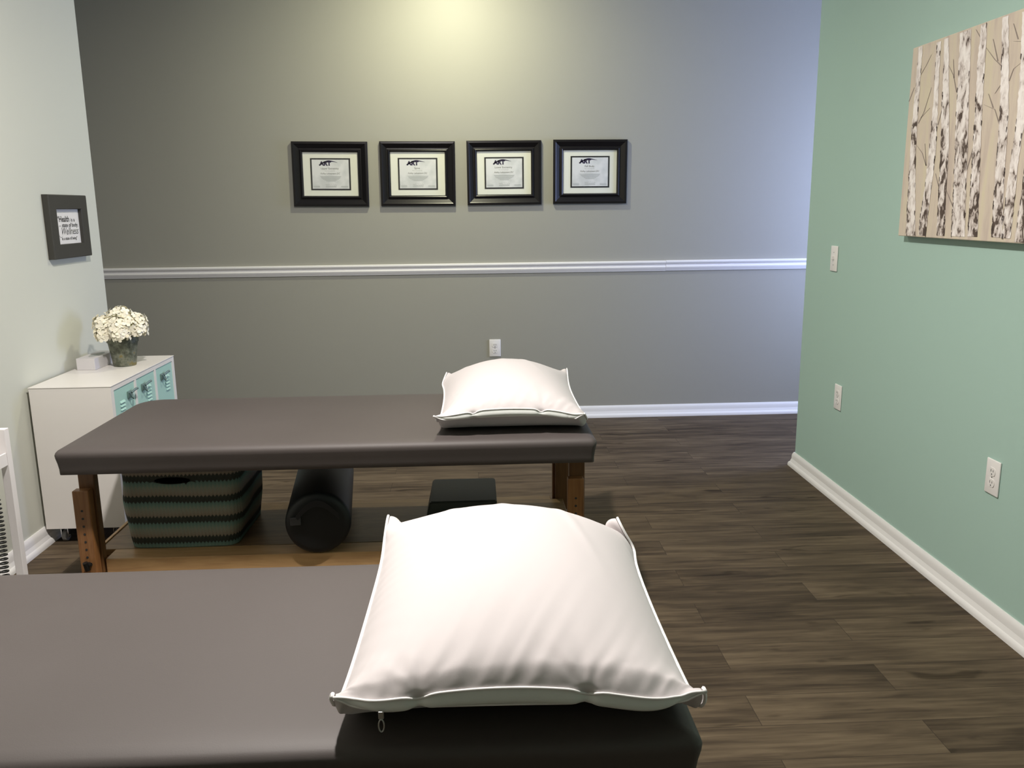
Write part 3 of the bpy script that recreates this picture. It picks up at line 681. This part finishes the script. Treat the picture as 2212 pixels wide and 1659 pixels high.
# ------------------------------------------------------------------ things on the far table's shelf
SZ = .2005
def basket():
    bx, by = -1.088, 3.155
    t = thing('storage_basket', (bx, by, SZ), 'soft knit storage basket with green and taupe zigzag stripes under the further table', 'basket')
    n = 160; rows = 60; hgt = .306
    bm = bmesh.new(); uvl = bm.loops.layers.uv.new('UVMap'); rings = []; us = []
    for j in range(rows + 1):
        f = j / rows; z = hgt * f
        hx = .197 + .020 * f; hy = .185 + .022 * f; rc = .045
        lp = round_loop(hx, hy, rc, 6)
        P_ = [Vector((x, y)) for x, y in lp]; P_.append(P_[0]); L_ = [0]
        for a, b in zip(P_, P_[1:]): L_.append(L_[-1] + (b - a).length)
        ring = []
        for i in range(n):
            s = L_[-1] * i / n; k = max(q for q in range(len(L_)) if L_[q] <= s + 1e-9); k = min(k, len(P_) - 2)
            p = P_[k].lerp(P_[k + 1], (s - L_[k]) / max(1e-9, L_[k + 1] - L_[k]))
            ang = math.atan2(p.y, p.x)
            sag = .004 * math.sin(3 * ang + 7 * f) + .005 * math.sin(5 * ang - 9 * f + 1) * math.sin(PI * f)
            bul = .006 * math.sin(PI * min(1, f * 1.3)) * (1 if p.y > -hy * .8 else .3)
            q = p * (1 + (sag * .6 + bul) / .2)
            ring.append(Vector((q.x + .012 * f * f, q.y, z + .006 * math.sin(ang * 2 + 1) * (1 - f) * f)))
            if j == 0: us.append(L_[-1] * i / n)
        rings.append(ring)
    # oval hand hole in the front wall
    hx0, hz0, ra, rb = -.012, .262, .066, .0135
    for ring in rings:
        for p in ring:
            if p.y < -.12:
                dxx, dzz = (p.x - hx0) / ra, (p.z - hz0) / rb; r_ = math.hypot(dxx, dzz)
                if .72 < r_ < 1.28: p.x = hx0 + dxx / r_ * ra; p.z = hz0 + dzz / r_ * rb
    V = [[bm.verts.new(p) for p in ring] for ring in rings]
    for j in range(rows):
        for i in range(n):
            vs = (V[j][i], V[j][(i + 1) % n], V[j + 1][(i + 1) % n], V[j + 1][i])
            c = sum((v.co for v in vs), Vector()) / 4
            if c.y < -.12 and math.hypot((c.x - hx0) / ra, (c.z - hz0) / rb) < .93: continue
            f = bm.faces.new(vs)
            for lo, (ii, jj) in zip(f.loops, ((i, j), (i + 1, j), (i + 1, j + 1), (i, j + 1))): lo[uvl].uv = ((ii * 1.5 / n), jj * hgt / rows * 1.0 + .053)
    bm.faces.new(V[0][::-1])
    o = new_obj('basket_wall', bm, [M['knit'], M['inside']], t, smooth='all')
    md = o.modifiers.new('thick', 'SOLIDIFY'); md.thickness = .006; md.offset = -1; md.material_offset = 1; md.material_offset_rim = 1
basket()
t = thing('bolster', (-.572, 2.86, SZ + .117), 'black round vinyl bolster cushion lying on the shelf beside the basket', 'bolster cushion', None, math.radians(7))
bm = bmesh.new(); b2 = bmesh.new(); R_ = .1155
lathe(b2, [(.002, -.004), (.05, -.003), (.09, 0), (.104, .004), (.112, .012), (R_, .026), (R_, .30), (R_, .50), (R_, .614), (.112, .628), (.104, .636), (.06, .641), (.002, .643)], 56)
for v in b2.verts: v.co = Vector((v.co.x, v.co.z, v.co.y))
merge(bm, b2, 0); new_obj('cushion', bm, M['bolster'], t, smooth=60)
bm = bmesh.new()
cc = [(-.074 + .148 * k / 20, -.010 - .016 * math.sin(PI * k / 20), .028 + .058 * math.sin(PI * k / 20)) for k in range(21)]
for a, b in zip(cc, cc[1:]):
    quad(bm, [(a[0], a[1], a[2] - .012), (b[0], b[1], b[2] - .012), (b[0], b[1] - .003, b[2] + .012), (a[0], a[1] - .003, a[2] + .012)])
bmesh.ops.solidify(bm, geom=bm.faces[:], thickness=.003)
new_obj('carry_strap', bm, mat('black_webbing', (.05, .05, .056), .6), t, smooth=60)
bm = bmesh.new(); box(bm, -.095, -.058, -.012, -.003, .004, .034, 0, .003); new_obj('strap_patch', bm, mat('black_patch', (.06, .06, .066), .5), t)
# dark wedge behind the near pillow
t = thing('foam_block', (-.062, 3.33, SZ), 'dark green gray foam block with a slanted left side on the shelf', 'foam block')
bm = bmesh.new()
pts = [(-.150, 0), (.131, 0), (.131, .100), (-.128, .100)]
for_ = [[bm.verts.new((x, y, z)) for x, z in pts] for y in (-.22, .06)]
bm.faces.new(for_[0]); bm.faces.new(for_[1][::-1])
for i in range(4): bm.faces.new((for_[0][i], for_[0][(i + 1) % 4], for_[1][(i + 1) % 4], for_[1][i]))
bmesh.ops.recalc_face_normals(bm, faces=bm.faces); bmesh.ops.bevel(bm, geom=list(bm.edges), offset=.005, segments=2, affect='EDGES')
new_obj('foam_body', bm, M['block'], t, smooth=40)

# ------------------------------------------------------------------ locker cabinet
cx0, cx1, cyA, cyB, cb, ct = -1.868, -1.532, 3.530, 4.290, .072, .694
t = thing('locker_cabinet', ((cx0 + cx1) / 2, (cyA + cyB) / 2, 0), 'white locker cabinet with three aqua doors on casters by the pale wall', 'cabinet')
ox, oy = (cx0 + cx1) / 2, (cyA + cyB) / 2
bx_ = lambda bm, a, b, c, d, e, f, **k: box(bm, a - ox, b - ox, c - oy, d - oy, e, f, **k)
bm = bmesh.new()
bx_(bm, cx0, cx1, cyA, cyB, cb, cb + .018); bx_(bm, cx0, cx1, cyA, cyA + .018, cb + .018, ct - .002); bx_(bm, cx0, cx1, cyB - .018, cyB, cb + .018, ct - .002)
bx_(bm, cx0, cx0 + .012, cyA + .018, cyB - .018, cb + .018, ct - .002)
new_obj('case', bm, M['white_lam'], t)
bm = bmesh.new(); bx_(bm, cx0 - .002, cx1 + .002, cyA - .002, cyB + .002, ct - .002, ct + .002, bev=.001); bx_(bm, cx0, cx1, cyA + .018, cyB - .018, ct - .022, ct - .002)
new_obj('top_panel', bm, M['white_lam'], t)
pw = (cyB - cyA - .036) / 3
for k in range(3):
    ya = cyA + .018 + pw * k; yb = ya + pw
    bm = bmesh.new(); bx_(bm, cx1 - .010, cx1 + .0002, ya, ya + .010, cb + .018, ct - .022); bx_(bm, cx1 - .010, cx1 + .0002, yb - .010, yb, cb + .018, ct - .022)
    bx_(bm, cx1 - .010, cx1 + .0002, ya + .01, yb - .01, cb + .018, cb + .032)
    new_obj('door_surround', bm, M['white_lam'], t)
    d0, d1 = ya + .0105, yb - .0105; z0, z1 = cb + .033, ct - .0225
    bm = bmesh.new(); bx_(bm, cx1 - .012, cx1 - .003, d0, d1, z0, z1, bev=.0015); dr = new_obj('door', bm, M['aqua'], t)
    w_ = d1 - d0; fl, fh = ((.36, .70), (.64, .33), (.64, .33))[k]
    lc = d0 + w_ * fl; ztop = (.606, .612, .612)[k]
    for q in range(5):
        zc = ztop - q * .016; bm = bmesh.new()
        vs = [(cx1 - .003, lc - .024, zc + .005), (cx1 - .003, lc + .024, zc + .005), (cx1 + .003, lc + .024, zc - .004), (cx1 + .003, lc - .024, zc - .004), (cx1 - .003, lc - .024, zc - .005), (cx1 - .003, lc + .024, zc - .005)]
        V = [bm.verts.new((a - ox, b - oy, c)) for a, b, c in vs]
        for f in ((0, 3, 2, 1), (3, 4, 5, 2), (0, 4, 3), (1, 2, 5), (0, 1, 5, 4)): bm.faces.new([V[i] for i in f])
        new_obj('louver', bm, M['aqua'], dr)
    hc = d0 + w_ * fh; bm = bmesh.new()
    bx_(bm, cx1 - .003, cx1 + .006, hc - .018, hc + .018, .606, .638, bev=.003)
    tube(bm, [(cx1 + .010 - ox, hc - .018 - oy, .634), (cx1 + .014 - ox, hc - .012 - oy, .612), (cx1 + .016 - ox, hc - oy, .603), (cx1 + .014 - ox, hc + .012 - oy, .612), (cx1 + .010 - ox, hc + .018 - oy, .634)], .0035, 8)
    tube(bm, [(cx1 + .006 - ox, hc + .010 - oy, .628), (cx1 + .018 - ox, hc + .030 - oy, .640), (cx1 + .020 - ox, hc + .045 - oy, .640)], .0055, 8)
    new_obj('latch', bm, M['latch'], dr, smooth=40)
for a, b in ((cx0 + .055, cyA + .05), (cx1 - .055, cyA + .05), (cx0 + .055, cyB - .05), (cx1 - .055, cyB - .05)):
    bm = bmesh.new(); bx_(bm, a - .022, a + .022, b - .022, b + .022, cb - .004, cb); bx_(bm, a - .016, a - .0125, b - .012, b + .016, .018, cb - .004); bx_(bm, a + .0125, a + .016, b - .012, b + .016, .018, cb - .004)
    tube(bm, [(a - .020 - ox, b - oy, .024), (a + .020 - ox, b - oy, .024)], .0035, 8)
    cs = new_obj('caster', bm, M['chrome'], t)
    bm = bmesh.new(); b2 = bmesh.new(); lathe(b2, [(.004, -.011), (.020, -.011), (.024, -.008), (.024, .008), (.020, .011), (.004, .011)], 20)
    for v in b2.verts: v.co = Vector((a - ox + v.co.z, b - oy + v.co.x, .0245 + v.co.y))
    merge(bm, b2, 0); new_obj('wheel', bm, M['wheel'], cs, smooth=40)
CT = ct + .0025
# tissue box
t = thing('tissue_box', (-1.795, 4.03, CT), 'small white and gray tissue box on the cabinet by the wall', 'tissue box', None, math.radians(-2))
bm = bmesh.new(); box(bm, -.042, .042, -.115, .115, 0, .054, 0, .001); new_obj('carton', bm, mat('white_gray_card', (.62, .60, .61), .5), t)
bm = bmesh.new(); lp = [(.022 * math.cos(a), .07 * math.sin(a), .0543) for a in [2 * PI * k / 24 for k in range(24)]]; quad(bm, lp); new_obj('slot_opening', bm, M['pale_ink'], t)
# flowers
t = thing('potted_flowers', (-1.668, 4.03, CT), 'cream hydrangea flowers in a weathered green metal pot on the cabinet', 'flowers')
bm = bmesh.new(); lathe(bm, [(.002, 0), (.050, 0), (.051, .003), (.066, .112), (.070, .113), (.071, .138), (.068, .140), (.064, .138), (.060, .11), (.002, .108)], 40); new_obj('pot', bm, M['pot'], t, smooth=35)
for k in range(7):
    bm = bmesh.new(); a = 2 * PI * k / 7; tube(bm, [(.02 * math.cos(a), .02 * math.sin(a), .107), (.045 * math.cos(a), .045 * math.sin(a), .17)], .003, 6); new_obj('stem', bm, M['moss'], t)
rng = random.Random(11)
def floret(bm, c, nrm, s, r):
    nrm = Vector(nrm).normalized(); a = nrm.orthogonal().normalized(); b = nrm.cross(a); ph = rng.uniform(0, PI)
    for k in range(4):
        th = ph + k * PI / 2; d = a * math.cos(th) + b * math.sin(th); e = nrm.cross(d)
        cup = rng.uniform(-.05, .35)
        P = lambda u, v, h: Vector(c) + d * (u * s) + e * (v * s) + nrm * (h * s)
        rows = [[P(.05, -.08, 0), P(.05, 0, -.03), P(.05, .08, 0)], [P(.45, -.42, cup * .35 + .06), P(.48, 0, cup * .30), P(.45, .42, cup * .35 + .06)], [P(.85, -.42, cup * .8 + .05), P(.95, 0, cup * .8), P(.85, .42, cup * .8 + .05)], [P(1.06, -.16, cup), P(1.14, 0, cup * .95), P(1.06, .16, cup)]]
        V = [[bm.verts.new(p) for p in rw] for rw in rows]
        for i in range(3):
            for j in range(2): bm.faces.new((V[i][j], V[i][j + 1], V[i + 1][j + 1], V[i + 1][j]))
heads = [((-.075, .03, .165), .044), ((.078, -.02, .168), .044), ((.03, -.085, .158), .036), ((-.055, -.068, .158), .036), ((0, 0, .222), .058), ((.068, .01, .195), .050), ((-.068, -.01, .190), .052), ((.012, -.062, .188), .050), ((-.01, .062, .200), .050), ((.050, -.048, .190), .044), ((-.045, -.050, .186), .046), ((.05, .05, .195), .044), ((-.05, .05, .195), .044)]
for c, r_ in heads:
    bm = bmesh.new(); cnt = 26
    for k in range(cnt):
        z = 1 - 1.45 * (k + .5) / cnt; ph = k * 2.399963; rr = math.sqrt(max(0, 1 - z * z)); nv = Vector((rr * math.cos(ph), rr * math.sin(ph), z))
        nv = (nv + Vector((rng.uniform(-.2, .2), rng.uniform(-.2, .2), rng.uniform(-.2, .2)))).normalized()
        floret(bm, Vector(c) + nv * r_ * rng.uniform(.82, 1.04), nv, rng.uniform(.018, .024), r_)
    new_obj('flower_head', bm, M['petal'], t, smooth='all', recalc=False)
    bm = bmesh.new(); bmesh.ops.create_icosphere(bm, subdivisions=2, radius=r_ * .72, matrix=Matrix.Translation(c)); hc_ = new_obj('flower_core', bm, mat('cream_core', (.62, .60, .36), .8) if 'core' not in M else M['core'], t, smooth='all'); M['core'] = hc_.data.materials[0]

# ------------------------------------------------------------------ white cart and coiled cord at the left
KX, KY = -1.462, 2.62
t = thing('white_cart', (KX - .19, KY - .18, 0), 'white metal cart with an open tray at the left edge of the photo', 'cart')
W2, D2 = .19, .18; zt = .755
def post(x, y):
    bm = bmesh.new(); box(bm, x - .0125, x + .0125, y - .0125, y + .0125, .045, zt, 0, .0015); o = new_obj('post', bm, M['cart'], t); return o
for sx in (-1, 1):
    for sy in (-1, 1):
        p_ = post(sx * (W2 - .0125), sy * (D2 - .0125))
        bm = bmesh.new(); b2 = bmesh.new(); lathe(b2, [(.004, -.010), (.019, -.010), (.022, -.007), (.022, .007), (.019, .010), (.004, .010)], 16)
        for v in b2.verts: v.co = Vector((sx * (W2 - .0125) + v.co.z, sy * (D2 - .0125) + v.co.x, .0225 + v.co.y))
        merge(bm, b2, 0); new_obj('wheel', bm, M['wheel'], p_, smooth=40)
for z0, h_ in ((.645, .035), (.10, .03)):
    bm = bmesh.new(); a, b = W2 - .0255, D2 - .0255
    box(bm, -a, a, -b, b, z0, z0 + .004)
    new_obj('tray', bm, M['cart'], t)
    for (x0, x1, y0, y1) in ((-a, a, -b - .018, -b - .014), (-a, a, b + .014, b + .018), (-W2 + .003, -W2 + .008, -b, b), (W2 - .008, W2 - .003, -b, b)):
        bm = bmesh.new(); box(bm, x0, x1, y0, y1, z0 - .004, z0 + h_); new_obj('side_rail', bm, M['cart'], t)
bm = bmesh.new(); box(bm, -W2 + .0255, W2 - .0255, D2 - .012, D2 - .008, .682, zt, 0, 0); new_obj('back_panel', bm, M['cart'], t)
bm = bmesh.new(); box(bm, -W2 + .0255, W2 - .0255, D2 - .025, D2 - .013, zt - .012, zt, 0, 0); new_obj('top_rail', bm, M['cart'], t)
t = thing('coiled_cord', (-1.446, 2.462, 0), 'black coiled cord hanging from the side rail of the white cart', 'cord')
bm = bmesh.new(); cp = [(-.030, 0, .690), (-.015, 0, .692), (-.002, 0, .672), (.004, 0, .640)]
for k in range(1, 1100):
    f = k / 1100; a = f * 2 * PI * 30; cp.append((.0135 * math.cos(a) + .004 * math.sin(f * 5), .0135 * math.sin(a), .625 - .40 * f))
tube(bm, cp, .0030, 6); new_obj('coil', bm, M['cord'], t, smooth='all')
